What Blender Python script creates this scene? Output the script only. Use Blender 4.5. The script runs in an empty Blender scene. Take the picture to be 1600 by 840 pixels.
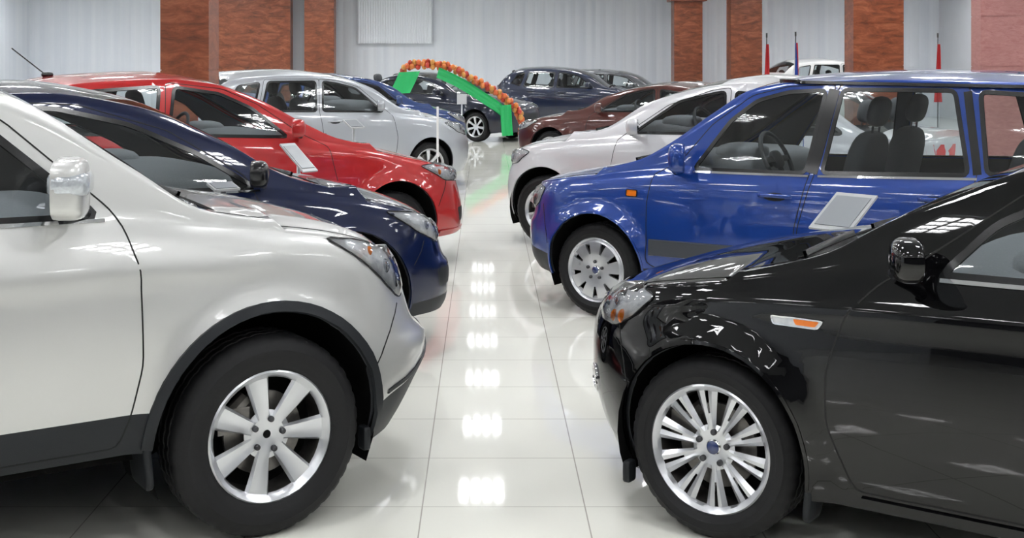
import bpy,bmesh,math,random
from mathutils import Vector,Matrix
from mathutils.bvhtree import BVHTree
random.seed(4)
scn=bpy.context.scene
COL=scn.collection
try: scn.view_settings.view_transform='Standard'
except Exception: pass
R=math.radians
# ------------------------------------------------------------------ materials
MATS={}
def mat(name,col=(.8,.8,.8),rough=.5,metal=0,coat=0,emit=None,es=0,noise=None,spec=.5,flake=0):
    if name in MATS: return MATS[name]
    m=bpy.data.materials.new(name); m.use_nodes=True; nt=m.node_tree; b=nt.nodes['Principled BSDF']
    b.inputs['Base Color'].default_value=(*col,1); b.inputs['Roughness'].default_value=rough
    b.inputs['Metallic'].default_value=metal; b.inputs['Coat Weight'].default_value=coat
    b.inputs['Coat Roughness'].default_value=.02
    b.inputs['Specular IOR Level'].default_value=spec
    if emit: b.inputs['Emission Color'].default_value=(*emit,1); b.inputs['Emission Strength'].default_value=es
    if noise:
        sc,amt,bump=noise
        tc=nt.nodes.new('ShaderNodeTexCoord'); n=nt.nodes.new('ShaderNodeTexNoise'); n.inputs['Scale'].default_value=sc
        nt.links.new(tc.outputs['Object'],n.inputs['Vector'])
        mr=nt.nodes.new('ShaderNodeMix'); mr.data_type='RGBA'
        mr.inputs[6].default_value=(*[c*(1-amt) for c in col],1); mr.inputs[7].default_value=(*[min(1,c*(1+amt)) for c in col],1)
        nt.links.new(n.outputs['Fac'],mr.inputs[0]); nt.links.new(mr.outputs[2],b.inputs['Base Color'])
        if bump:
            bp=nt.nodes.new('ShaderNodeBump'); bp.inputs['Strength'].default_value=bump; bp.inputs['Distance'].default_value=.005
            nt.links.new(n.outputs['Fac'],bp.inputs['Height']); nt.links.new(bp.outputs['Normal'],b.inputs['Normal'])
    MATS[name]=m; return m
def glassmat(name,tint=(.8,.85,.85),refl=.12):
    m=bpy.data.materials.new(name); m.use_nodes=True; nt=m.node_tree; nt.nodes.clear()
    o=nt.nodes.new('ShaderNodeOutputMaterial'); mx=nt.nodes.new('ShaderNodeMixShader')
    t=nt.nodes.new('ShaderNodeBsdfTransparent'); t.inputs[0].default_value=(*tint,1)
    g=nt.nodes.new('ShaderNodeBsdfGlossy'); g.inputs['Roughness'].default_value=.02
    f=nt.nodes.new('ShaderNodeFresnel'); f.inputs[0].default_value=1.5
    a=nt.nodes.new('ShaderNodeMath'); a.operation='MULTIPLY_ADD'; a.inputs[1].default_value=1.25; a.inputs[2].default_value=refl*.2
    nt.links.new(f.outputs[0],a.inputs[0]); nt.links.new(a.outputs[0],mx.inputs[0])
    nt.links.new(t.outputs[0],mx.inputs[1]); nt.links.new(g.outputs[0],mx.inputs[2]); nt.links.new(mx.outputs[0],o.inputs[0])
    MATS[name]=m; return m
GL=glassmat('window_glass',(.86,.90,.90)); GLC=glassmat('lamp_glass',(.97,.98,.99),.25)
PLAS=mat('black_plastic',(.013,.015,.018),.5,noise=(300,.2,.1),spec=.3)
RUB=mat('tire_rubber',(.008,.008,.009),.6,noise=(60,.25,.1),spec=.3)
BLK=mat('gloss_black_trim',(.006,.006,.007),.2)
SEAM=mat('seam_dark',(.004,.004,.004),.8)
CHR=mat('chrome',(.85,.85,.86),.08,1)
ALLOY=mat('alloy_silver',(.66,.67,.70),.3,.8,.5)
HUB=mat('brake_metal',(.20,.19,.18),.4,.9,noise=(40,.3,0))
DARKM=mat('dark_metal',(.06,.06,.065),.4,.6)
INTD=mat('interior_charcoal',(.05,.053,.06),.7,noise=(200,.25,.1))
INTG=mat('interior_grey',(.22,.23,.25),.7,noise=(150,.2,.1))
SEATM=mat('seat_fabric',(.075,.08,.09),.85,noise=(150,.25,.1))
AMB=mat('amber_lens',(.85,.20,.01),.12,0,.8)
REDL=mat('red_lens',(.5,.01,.01),.12,0,.8)
REFL=mat('lamp_reflector',(.70,.74,.80),.2,.3,.6,noise=(28,.45,.3))
BULB=mat('lamp_bulb',(.40,.42,.46),.05,1)
BADGE=mat('badge_blue',(.015,.03,.12),.2,0,.8)
MIRG=mat('mirror_glass',(.6,.63,.66),.03,1)
LINER=mat('liner_black',(.006,.006,.006),.9,spec=.1)
# ------------------------------------------------------------------ helpers
def new_obj(name,me,parent=None,loc=None,rot=None):
    o=bpy.data.objects.new(name,me); COL.objects.link(o)
    if parent: o.parent=parent
    if loc: o.location=loc
    if rot: o.rotation_euler=rot
    return o
def mk_mesh(name,vs,fs,mats,smooth=True,fm=None,sharp=None):
    me=bpy.data.meshes.new(name); me.from_pydata([tuple(v) for v in vs],[],fs); 
    for m in (mats if isinstance(mats,(list,tuple)) else [mats]): me.materials.append(m)
    me.polygons.foreach_set('use_smooth',[smooth]*len(me.polygons))
    if fm: me.polygons.foreach_set('material_index',fm)
    me.update()
    if sharp: me.set_sharp_from_angle(angle=R(sharp))
    return me
def tag(o,label,cat,group=None,kind=None):
    o['label']=label; o['category']=cat
    if group:o['group']=group
    if kind:o['kind']=kind
def pchip(pts):
    pts=sorted(pts); n=len(pts); xs=[p[0] for p in pts]; ys=[p[1] for p in pts]
    h=[xs[i+1]-xs[i] for i in range(n-1)]; d=[(ys[i+1]-ys[i])/h[i] for i in range(n-1)]
    m=[0]*n
    if n==2: m=[d[0],d[0]]
    else:
        m[0]=d[0]; m[-1]=d[-1]
        for i in range(1,n-1):
            if d[i-1]*d[i]>0:
                w1=2*h[i]+h[i-1]; w2=h[i]+2*h[i-1]; m[i]=(w1+w2)/(w1/d[i-1]+w2/d[i])
    def f(x):
        if x<=xs[0]: return ys[0]
        if x>=xs[-1]: return ys[-1]
        lo=0
        while xs[lo+1]<x: lo+=1
        t=(x-xs[lo])/h[lo]; t2=t*t;t3=t2*t
        return (2*t3-3*t2+1)*ys[lo]+(t3-2*t2+t)*h[lo]*m[lo]+(-2*t3+3*t2)*ys[lo+1]+(t3-t2)*h[lo]*m[lo+1]
    return f
def sst(t): t=max(0,min(1,t)); return t*t*(3-2*t)
def inpoly(x,y,p):
    c=False;n=len(p);j=n-1
    for i in range(n):
        if (p[i][1]>y)!=(p[j][1]>y) and x<(p[j][0]-p[i][0])*(y-p[i][1])/(p[j][1]-p[i][1])+p[i][0]: c=not c
        j=i
    return c
def rnd(poly,r,k=3):
    out=[];n=len(poly)
    for i in range(n):
        p=Vector(poly[i]);a=Vector(poly[i-1])-p;b=Vector(poly[(i+1)%n])-p
        ra=min(r,a.length*.45);rb=min(r,b.length*.45)
        A=p+a.normalized()*ra;B=p+b.normalized()*rb
        for j in range(k+1):
            t=j/k; q=A*(1-t)**2+p*2*t*(1-t)+B*t*t; out.append((q.x,q.y))
    return out
def dens(poly,step,closed):
    out=[];n=len(poly)
    for i in range(n if closed else n-1):
        p=poly[i];q=poly[(i+1)%n];L=math.hypot(q[0]-p[0],q[1]-p[1]);k=max(1,int(L/step))
        for j in range(k): out.append((p[0]+(q[0]-p[0])*j/k,p[1]+(q[1]-p[1])*j/k))
    if not closed: out.append(poly[-1])
    return out
def revolve(name,prof,n,mats,mod=None,closed=False):
    vs=[];fs=[]
    for i in range(n):
        a=2*math.pi*i/n
        for j,(r,y) in enumerate(prof):
            rr=r+(mod(i,j) if mod else 0); vs.append((rr*math.cos(a),y,rr*math.sin(a)))
    m=len(prof)
    for i in range(n):
        for j in range(m-1 if not closed else m):
            k=(j+1)%m; fs.append((i*m+j,i*m+k,((i+1)%n)*m+k,((i+1)%n)*m+j))
    return mk_mesh(name,vs,fs,mats,True,sharp=35)
def blobv(dim,p=4,n=14,m=10,loc=(0,0,0),rot=None):
    vs=[];fs=[]
    def f(c): return math.copysign(abs(c)**(2/p),c)
    for j in range(m+1):
        ph=-math.pi/2+math.pi*j/m
        for i in range(n):
            th=2*math.pi*(i+.5)/n
            v=Vector((f(math.cos(ph))*f(math.cos(th))*dim[0]/2,f(math.cos(ph))*f(math.sin(th))*dim[1]/2,f(math.sin(ph))*dim[2]/2))
            if rot: v=rot@v
            vs.append(v+Vector(loc))
    for j in range(m):
        for i in range(n): fs.append((j*n+i,j*n+(i+1)%n,(j+1)*n+(i+1)%n,(j+1)*n+i))
    return vs,fs
def join(parts):
    V=[];Fs=[];M=[]
    for k,(v,f) in enumerate(parts):
        o=len(V);V+=list(v);Fs+=[tuple(i+o for i in q) for q in f];M+=[k]*len(f)
    return V,Fs,M
def boxv(sx,sy,sz,loc=(0,0,0),rot=None):
    vs=[]
    for x in(-1,1):
        for y in(-1,1):
            for z in(-1,1):
                v=Vector((x*sx/2,y*sy/2,z*sz/2)); 
                if rot: v=rot@v
                vs.append(v+Vector(loc))
    return vs,[(0,1,3,2),(4,6,7,5),(0,4,5,1),(2,3,7,6),(0,2,6,4),(1,5,7,3)]
def tubev(pts,r,n=8,closed=False):
    vs=[];fs=[];N=len(pts)
    for i,p in enumerate(pts):
        p=Vector(p);a=Vector(pts[i-1]) if (i>0 or closed) else p;b=Vector(pts[(i+1)%N]) if (i<N-1 or closed) else p
        t=(b-a).normalized(); u=t.cross(Vector((.13,.27,.95))).normalized(); w=t.cross(u)
        for j in range(n):
            an=2*math.pi*j/n; vs.append(p+u*r*math.cos(an)+w*r*math.sin(an))
    for i in range(N if closed else N-1):
        for j in range(n): fs.append((i*n+j,i*n+(j+1)%n,((i+1)%N)*n+(j+1)%n,((i+1)%N)*n+j))
    if not closed: fs.append(tuple(range(n)));fs.append(tuple((N-1)*n+j for j in range(n)))
    return vs,fs
# ------------------------------------------------------------------ wheels
def rim_mesh(Rr,N,w0,w1,r1,r2,slit=None,hub=.28,cover=False):
    rad=sorted(set([.06,.16,hub,r1]+[r1+(r2-r1)*k/6 for k in range(1,6)]+[r2,.94,1.0,1.03]))
    def dep(q):
        if q>=1.0: return 0 if q==1.0 else -.006
        if q>=.94: return -.012
        if cover: return -.004-.012*(1-q)**2+.01*math.sin(math.pi*q)
        return -.016-.03*(1-q)**1.5
    idx={};S=math.pi/N
    bmh=bmesh.new()
    for k in range(N):
        for c in range(8):
            for ri,q in enumerate(rad):
                r=q*Rr; w=w0+(w1-w0)*max(0,min(1,(q-r1)/(r2-r1)))
                if cover: ph=max(.2*S,S-w/r)
                else: ph=min(w/r,.85*S)
                sg=ph*.25
                if slit and q>=.3: sg=min(ph*.5,(slit[0]+(slit[1]-slit[0])*(q-.3)/.6)/r)
                inn=r1<=q<=r2
                bs=[-ph,-(ph+sg)/2 if slit else -ph*.78,-sg,sg,(ph+sg)/2 if slit else ph*.78,ph,ph+(2*S-2*ph)/3,ph+(2*S-2*ph)*2/3]
                th=2*S*k+bs[c]+math.pi/2
                d=dep(q)
                if inn and c in (0,5,6,7) and not cover: d-=.013
                if inn and not slit and not cover and c in(2,3): d-=.004
                if inn and slit and c in(2,3): d-=.006
                idx[k,c,ri]=bmh.verts.new((r*math.cos(th),d,r*math.sin(th)))
    C=bmh.verts.new((0,dep(.05),0))
    for k in range(N):
        for c in range(8):
            k2,c2=(k,c+1) if c<7 else ((k+1)%N,0)
            bmh.faces.new((C,idx[k,c,0],idx[k2,c2,0]))
            for ri in range(len(rad)-1):
                a,b=rad[ri],rad[ri+1]
                if c in(5,6,7) and a>=r1-1e-6 and b<=r2+1e-6: continue
                if slit and c==2 and a>=slit[2]-1e-6 and b<=slit[3]+1e-6: continue
                bmh.faces.new((idx[k,c,ri],idx[k,c,ri+1],idx[k2,c2,ri+1],idx[k2,c2,ri]))
    bmesh.ops.recalc_face_normals(bmh,faces=bmh.faces[:])
    s=sum(f.normal.y for f in bmh.faces)
    if s<0: bmesh.ops.reverse_faces(bmh,faces=bmh.faces[:])
    geo=bmesh.ops.solidify(bmh,geom=bmh.faces[:],thickness=.022)
    bmesh.ops.recalc_face_normals(bmh,faces=bmh.faces[:])
    me=bpy.data.meshes.new('rim'); bmh.to_mesh(me); bmh.free(); me.materials.append(ALLOY)
    me.polygons.foreach_set('use_smooth',[True]*len(me.polygons)); me.update(); me.set_sharp_from_angle(angle=R(24))
    return me
WC={}
def wheel_kit(style,Rt):
    key=(style,Rt)
    if key in WC: return WC[key]
    Rr={'crv':.232,'mon':.226,'fus':.212,'gen':.215}[style]; Wt=.215
    prof=[(Rr-.004,-.02),(Rr+.004,-.006),(Rr+.02,.002),(Rr+(Rt-Rr)*.3,.005),(Rr+(Rt-Rr)*.33,.0075),(Rr+(Rt-Rr)*.6,.007),(Rr+(Rt-Rr)*.63,.004),(Rt-.03,-.002),(Rt-.02,-.008),(Rt-.008,-.020),(Rt-.001,-.034),(Rt,-.055),(Rt-.008,-.057),(Rt-.008,-.066),(Rt,-.068),(Rt,-.1),(Rt-.008,-.102),(Rt-.008,-.112),(Rt,-.114),(Rt,-.147),(Rt-.008,-.149),(Rt-.008,-.157),(Rt,-.16),(Rt,-.18),(Rt-.012,-.205),(Rt-.035,-.215),(Rr,-.2)]
    tire=revolve('tire',prof,160,RUB,lambda i,j:(-.004 if (j in(8,9,10,11,14,15,18,19,22,23) and i%4==0) else 0))
    if style=='crv': rim=rim_mesh(Rr,7,.028,.046,.38,.90)
    elif style=='mon': rim=rim_mesh(Rr,10,.017,.042,.36,.91,slit=(.0012,.007,.5,.91))
    elif style=='fus': rim=rim_mesh(Rr,9,.006,.021,.52,.88,cover=True)
    else: rim=rim_mesh(Rr,7,.02,.032,.3,.9)
    barrel=revolve('rim_barrel',[(Rr,-.012),(Rr-.012,-.03),(Rr-.02,-.06),(Rr-.03,-.17)],64,HUB)
    V,F_,M=join([revolve_v([(0.0,-.08),(.15,-.08),(.15,-.1),(0,-.1)],40),tubev([(.06,-.09,.13),(.14,-.09,.06)],.03),boxv(.12,.05,.09,(.12,-.085,.06))])
    disc=mk_mesh('brake_disc',V,F_,HUB,False)
    V,F_,M=join([revolve_v([(0,-.13),(Rr-.02,-.13),(Rr-.02,-.14),(0,-.14)],32)])
    back=mk_mesh('back_plate',V,F_,LINER,False)
    nuts=mk_mesh('lug_nut',*revolve_v([(0,.012),(.008,.012),(.011,.008),(.0115,-.012)],12),DARKM,True)
    recess=mk_mesh('r',*revolve_v([(0,.001),(.014,.001),(.015,-.001)],16),LINER,False)
    cap=mk_mesh('hub_cap_or_hole',*revolve_v([(0,.014),(.02,.013),(.028,.008),(.031,0),(.031,-.02)],28),CHR if style!='crv' else ALLOY,True)
    badge=mk_mesh('cap_badge',*revolve_v([(0,.0165),(.02,.0155),(.024,.012)],24),BADGE if style in('mon','fus') else DARKM,True)
    WC[key]=(tire,rim,barrel,disc,back,nuts,cap,badge,recess); return WC[key]
def revolve_v(prof,n):
    vs=[];fs=[];m=len(prof)
    for i in range(n):
        a=2*math.pi*i/n
        for (r,y) in prof: vs.append((r*math.cos(a),y,r*math.sin(a)))
    for i in range(n):
        for j in range(m-1): fs.append((i*m+j,i*m+j+1,((i+1)%n)*m+j+1,((i+1)%n)*m+j))
    return vs,fs
def add_wheel(car,x,s,y,Rt,style,steer=0,spin=0,detail=True):
    tire,rim,barrel,disc,back,nut,cap,badge,recess=wheel_kit(style,Rt)
    w=new_obj('wheel',tire,car,(x,s*y,Rt)); w['label']='black rubber tire on a silver wheel'
    w.rotation_euler=(0,0,(0 if s>0 else math.pi)+steer)
    new_obj('rim',rim,w,rot=(0,spin,0))
    new_obj('rim_barrel',barrel,w)
    if detail:
        new_obj('brake_disc',disc,w)
        hy=-.045 if style!='fus' else -.012
        for k in range(5):
            a=2*math.pi*k/5+spin+.3; rr=.057
            new_obj('lug_nut',nut,w,(rr*math.cos(a),hy+.012,rr*math.sin(a)))
        if style!='crv':
            new_obj('hub_cap_or_hole',cap,w,(0,hy,0)); new_obj('cap_badge',badge,w,(0,hy,0))
        else:
            new_obj('hub_cap_or_hole',recess,w,(0,hy+.004,0),)  # no cap on this wheel: black disc paints the dark of the bare hub hole
    new_obj('back_plate',back,w)
    return w
# ------------------------------------------------------------------ body
class Body: pass
def ray(frame,a,b,s):
    if frame=='side': return Vector((a,s*3,b)),Vector((0,-s,0))
    if frame=='top': return Vector((a,b,5)),Vector((0,0,-1))
    if frame=='front': return Vector((5,a,b)),Vector((-1,0,0))
    if frame=='rear': return Vector((-9,a,b)),Vector((1,0,0))
    if frame=='diag':
        q=.70710678; D=Vector((q,s*q,0));T=Vector((q,-s*q,0)); return T*a+D*5+Vector((0,0,b)),-D
def hit(B,frame,a,b,s):
    o,d=ray(frame,a,b,s); p,n,i,_=B.bvh.ray_cast(o,d)
    if p is None:
        p,n,i,_=B.bvh.find_nearest(o+d*(o.length-1)); 
        return p,n,False
    return p,n,True
def ribbon(car,B,name,poly,s,width,off,m,frame='side',closed=False,step=.03,base=.004):
    pts=[];
    for (a,b) in dens(poly,step,closed):
        p,n,ok=hit(B,frame,a,b,s)
        if ok: pts.append((p,n))
    if len(pts)<2: return None
    N=len(pts);vs=[];fs=[]
    for i in range(N):
        p,n=pts[i]
        a=pts[i-1][0] if (i>0 or closed) else p; b=pts[(i+1)%N][0] if (i<N-1 or closed) else p
        t=(b-a)
        if t.length<1e-7: t=Vector((1,0,0))
        t.normalize(); n=n.normalized(); w=n.cross(t).normalized()*width/2
        vs+= [p-w-n*base,p-w*.9+n*off,p+w*.9+n*off,p+w-n*base]
    for i in range(N if closed else N-1):
        j=(i+1)%N
        for k in range(3): fs.append((i*4+k,i*4+k+1,j*4+k+1,j*4+k))
    o=new_obj(name,mk_mesh(name,vs,fs,m,True,sharp=50),car); return o
def patch(car,B,name,poly,s,off,m,frame='side',step=.03,dome=0,thick=.006,parent=None):
    b=bmesh.new(); f=b.faces.new([b.verts.new((p[0],p[1],0)) for p in poly])
    xs=[p[0] for p in poly];ys=[p[1] for p in poly]
    for ax,lo,hi in((0,min(xs),max(xs)),(1,min(ys),max(ys))):
        k=int((hi-lo)/step)+1
        for i in range(1,k):
            c=lo+(hi-lo)*i/k
            bmesh.ops.bisect_plane(b,geom=b.verts[:]+b.edges[:]+b.faces[:],plane_co=(c,0,0) if ax==0 else (0,c,0),plane_no=(1,0,0) if ax==0 else (0,1,0))
    cx,cy=sum(xs)/len(xs),sum(ys)/len(ys); rx=(max(xs)-min(xs))/2;ry=(max(ys)-min(ys))/2
    bnd={v for e in b.edges if e.is_boundary for v in e.verts}
    new=[]
    for v in b.verts:
        p,n,ok=hit(B,frame,v.co.x,v.co.y,s); n=n.normalized()
        if v in bnd: d=off*.3
        else: d=off+dome*max(0,1-((v.co.x-cx)/rx)**2)*max(0,1-((v.co.y-cy)/ry)**2)
        new.append((v,p+n*d,n))
    for v,p,n in new: v.co=p
    avg=Vector((0,0,0))
    for v,p,n in new: avg+=n
    b.normal_update()
    if sum((f.normal.dot(avg) for f in b.faces))<0: bmesh.ops.reverse_faces(b,faces=b.faces[:])
    me=bpy.data.meshes.new(name); b.to_mesh(me); b.free(); me.materials.append(m)
    me.polygons.foreach_set('use_smooth',[True]*len(me.polygons)); me.update()
    return new_obj(name,me,parent or car)
def cut(bm,poly,zl,rl,zones,region,srcs=(0,),ax=(0,2)):
    A,Bx=ax
    xs=[p[0] for p in poly];ys=[p[1] for p in poly];x0,x1,y0,y1=min(xs),max(xs),min(ys),max(ys)
    def bb(f):
        X=[v.co[A] for v in f.verts];Y=[v.co[Bx] for v in f.verts]; return min(X),max(X),min(Y),max(Y)
    cand=[f for f in bm.faces if f[zl] in zones and f[rl] in srcs]
    cand=[f for f in cand for q in (bb(f),) if q[1]>=x0 and q[0]<=x1 and q[3]>=y0 and q[2]<=y1]
    cand=set(cand);n=len(poly)
    for i in range(n):
        p=poly[i];q=poly[(i+1)%n]
        sx0,sx1=sorted((p[0],q[0]));sy0,sy1=sorted((p[1],q[1])); e=1e-5
        if sx1-sx0+sy1-sy0<1e-6: continue
        sel=[f for f in cand for g in (bb(f),) if g[1]>=sx0-e and g[0]<=sx1+e and g[3]>=sy0-e and g[2]<=sy1+e]
        if not sel: continue
        no=[0,0,0];no[A]=q[1]-p[1];no[Bx]=-(q[0]-p[0]);co=[0,0,0];co[A]=p[0];co[Bx]=p[1]
        es=list({e_ for f in sel for e_ in f.edges});vv=list({v for f in sel for v in f.verts})
        r=bmesh.ops.bisect_plane(bm,geom=sel+es+vv,plane_co=co,plane_no=Vector(no).normalized(),dist=1e-5)
        for g in r['geom']:
            if isinstance(g,bmesh.types.BMFace): cand.add(g)
        cand={f for f in cand if f.is_valid}
    for f in cand:
        c=f.calc_center_median()
        if inpoly(c[A],c[Bx],poly): f[rl]=region
def build_body(S):
    B=Body(); W=S['W']; no=pchip(S['nose']); ta=pchip(S['tail']); xn0=max(p[1] for p in S['nose']); xt0=min(p[1] for p in S['tail'])
    zs=pchip(S['zsh']);zt=pchip(S['ztop']);zr0=pchip(S['zrail']);zb=pchip(S['zbot']);wv=pchip(S.get('wv',[(0,.93),(.12,.965),(.3,.99),(.5,1.0),(.78,.985),(.92,.965),(1,.935)]))
    Lf=S['Lf'];Lr=S.get('Lr',.5);pf=S.get('pf',2.4);st=S['step'];tum=S['tumble'];cx=S['cowl'];hx=S['header'];rg=S['rearglass']
    U=[];nc=S.get('nc',14)
    for i in range(nc):
        t=math.pi/2*i/nc; U.append((xn0-Lf+Lf*math.cos(t)**(2/pf),W*math.sin(t)**(2/pf)))
    a=xn0-Lf;b=xt0+Lr;k=int((a-b)/st);xs=[a-(a-b)*i/k for i in range(k+1)]
    req=[x for x in (cx,hx,rg[0],rg[1]) if b<x<a]
    xs=[x for x in xs if all(abs(x-r)>st*.4 for r in req)]+req
    U+=[(x,W) for x in sorted(xs,reverse=True)]
    for i in range(1,nc+1):
        t=math.pi/2*i/nc; U.append((b-Lr*math.sin(t)**(2/pf),W*max(0,math.cos(t))**(2/pf)))
    nv=S.get('nv',20);nu=S.get('nu',7)
    SS=[.03,.07,.13,.2,.3,.42,.56,.7,.85,1.0] if not S.get('lo') else [.07,.2,.4,.7,1.0]
    aw=[(0,S['wr'])]+[(-S['wb'],S['wr'])];Ra=S['archr'];fl=S.get('flare',.012);az=S.get('archz',S['wr'])
    bow=lambda x:1-.035*((x+1.2)/2.2)**2
    G=[];
    def rail(x):
        z=zs(x); 
        return max(z+.012,zr0(x)) if x<cx+.25 else z+.012
    for (xr,yr) in U:
        col=[];wn=sst((xr-(xn0-.8))/.8);wt=sst(((xt0+.6)-xr)/.6)
        z0=zb(xr);z1=zs(xr)
        kk=yr/W
        for r in range(nv+1):
            v=r/nv; z=z0+(z1-z0)*v
            x=xr+(no(z)-xn0)*wn+(ta(z)-xt0)*wt; y=yr*bow(xr)*wv(v)
            for (wx,_) in aw:
                d=math.hypot(x-wx,z-az)
                y+=fl*kk*(1-sst((d-Ra)/S.get('flw',.09)))*(1-sst((v-.8)/.2))
            cr=S.get('crease')
            if cr:
                zc=cr[0]+cr[1]*x; y+=cr[2]*kk*math.exp(-((z-zc)/cr[3])**2)*sst((cr[4]-x)/.3)
            col.append(Vector((x,y,z)))
        P=col[-1];zra=rail(xr);h=zra-z1
        for r in range(1,nu+1):
            t=r/nu; led=.018*min(1,h/.08)*min(1,t*5)*kk
            col.append(Vector((P.x,max(0,P.y-led-kk*tum*h*(.7*t+.3*t*t)),z1+h*t)))
        Q=col[-1];ztt=max(zt(xr),zra+.004)
        if xr>cx: ztt=max(zt(xr),Q.z)
        for s in SS: 
            bul=S.get('hoodridge',0)*math.exp(-((s-.22)/.09)**2)*sst((xr-cx)/.2)*sst((xn0-.1-xr)/.3)
            col.append(Vector((Q.x,Q.y*(1-s),Q.z+(ztt-Q.z)*(1-(1-s)**2.2)+bul)))
        G.append(col)
    bm=bmesh.new();zl=bm.faces.layers.int.new('zone');rl=bm.faces.layers.int.new('region')
    nr=len(G[0]);S['_G']=G
    for sg in(1,-1):
        vv=[[bm.verts.new((p.x,p.y*sg,p.z)) for p in c] for c in G]
        for i in range(len(G)-1):
            xm=(U[i][0]+U[i+1][0])/2
            for r in range(nr-1):
                q=[vv[i][r],vv[i+1][r],vv[i+1][r+1],vv[i][r+1]]
                if sg<0:q.reverse()
                f=bm.faces.new(q); z=0 if r<nv else (1 if r<nv+nu else 2); f[zl]=z
                if z==2:
                    m=r-nv-nu
                    pil=2 if not S.get('lo') else 1
                    if m>=pil and hx<xm<cx: f[rl]=2
                    elif m>=pil and rg[1]<xm<rg[0]: f[rl]=3
                    elif m>=pil and xm>cx+.001 and xm<xn0-.10: f[rl]=7
    bmesh.ops.remove_doubles(bm,verts=bm.verts[:],dist=.0004)
    bmesh.ops.dissolve_degenerate(bm,edges=bm.edges[:],dist=.0002)
    B.bvh=BVHTree.FromBMesh(bm)
    wins=S['windows']
    for i,p in enumerate(wins): cut(bm,rnd(p,.04 if not S.get('lo') else .03),zl,rl,(0,1,),1)
    for x in (0,-S['wb']):
        n=44 if not S.get('lo') else 24
        cut(bm,[(x+Ra*math.cos(2*math.pi*i/n),az+Ra*math.sin(2*math.pi*i/n)) for i in range(n)],zl,rl,(0,),9)
    for p in S.get('clad',[]): cut(bm,p,zl,rl,(0,),5)
    for i,p in enumerate(S.get('doors',[])): cut(bm,rnd(p,.03,2),zl,rl,(0,1),10+i); cut(bm,p,zl,rl,(0,),20+i,srcs=(5,))
    bmesh.ops.delete(bm,geom=[f for f in bm.faces if f[rl]==9],context='FACES')
    bm.normal_update()
    B.bm,B.zl,B.rl=bm,zl,rl
    return B
def extract(B,pred,name,mats,midx=None,off=0,flip=False):
    vm={};vs=[];ns=[];fs=[];mi=[]
    for f in B.bm.faces:
        if pred(f):
            idx=[]
            for v in f.verts:
                if v not in vm: vm[v]=len(vs);vs.append(v.co+v.normal*off);ns.append(v.normal.copy())
                idx.append(vm[v])
            if flip: idx.reverse()
            fs.append(idx);mi.append(midx(f) if midx else 0)
    if not fs: return None
    me=mk_mesh(name,vs,fs,mats,True,mi)
    if not flip and off==0: me.normals_split_custom_set_from_vertices([tuple(n) for n in ns])
    return me
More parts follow.
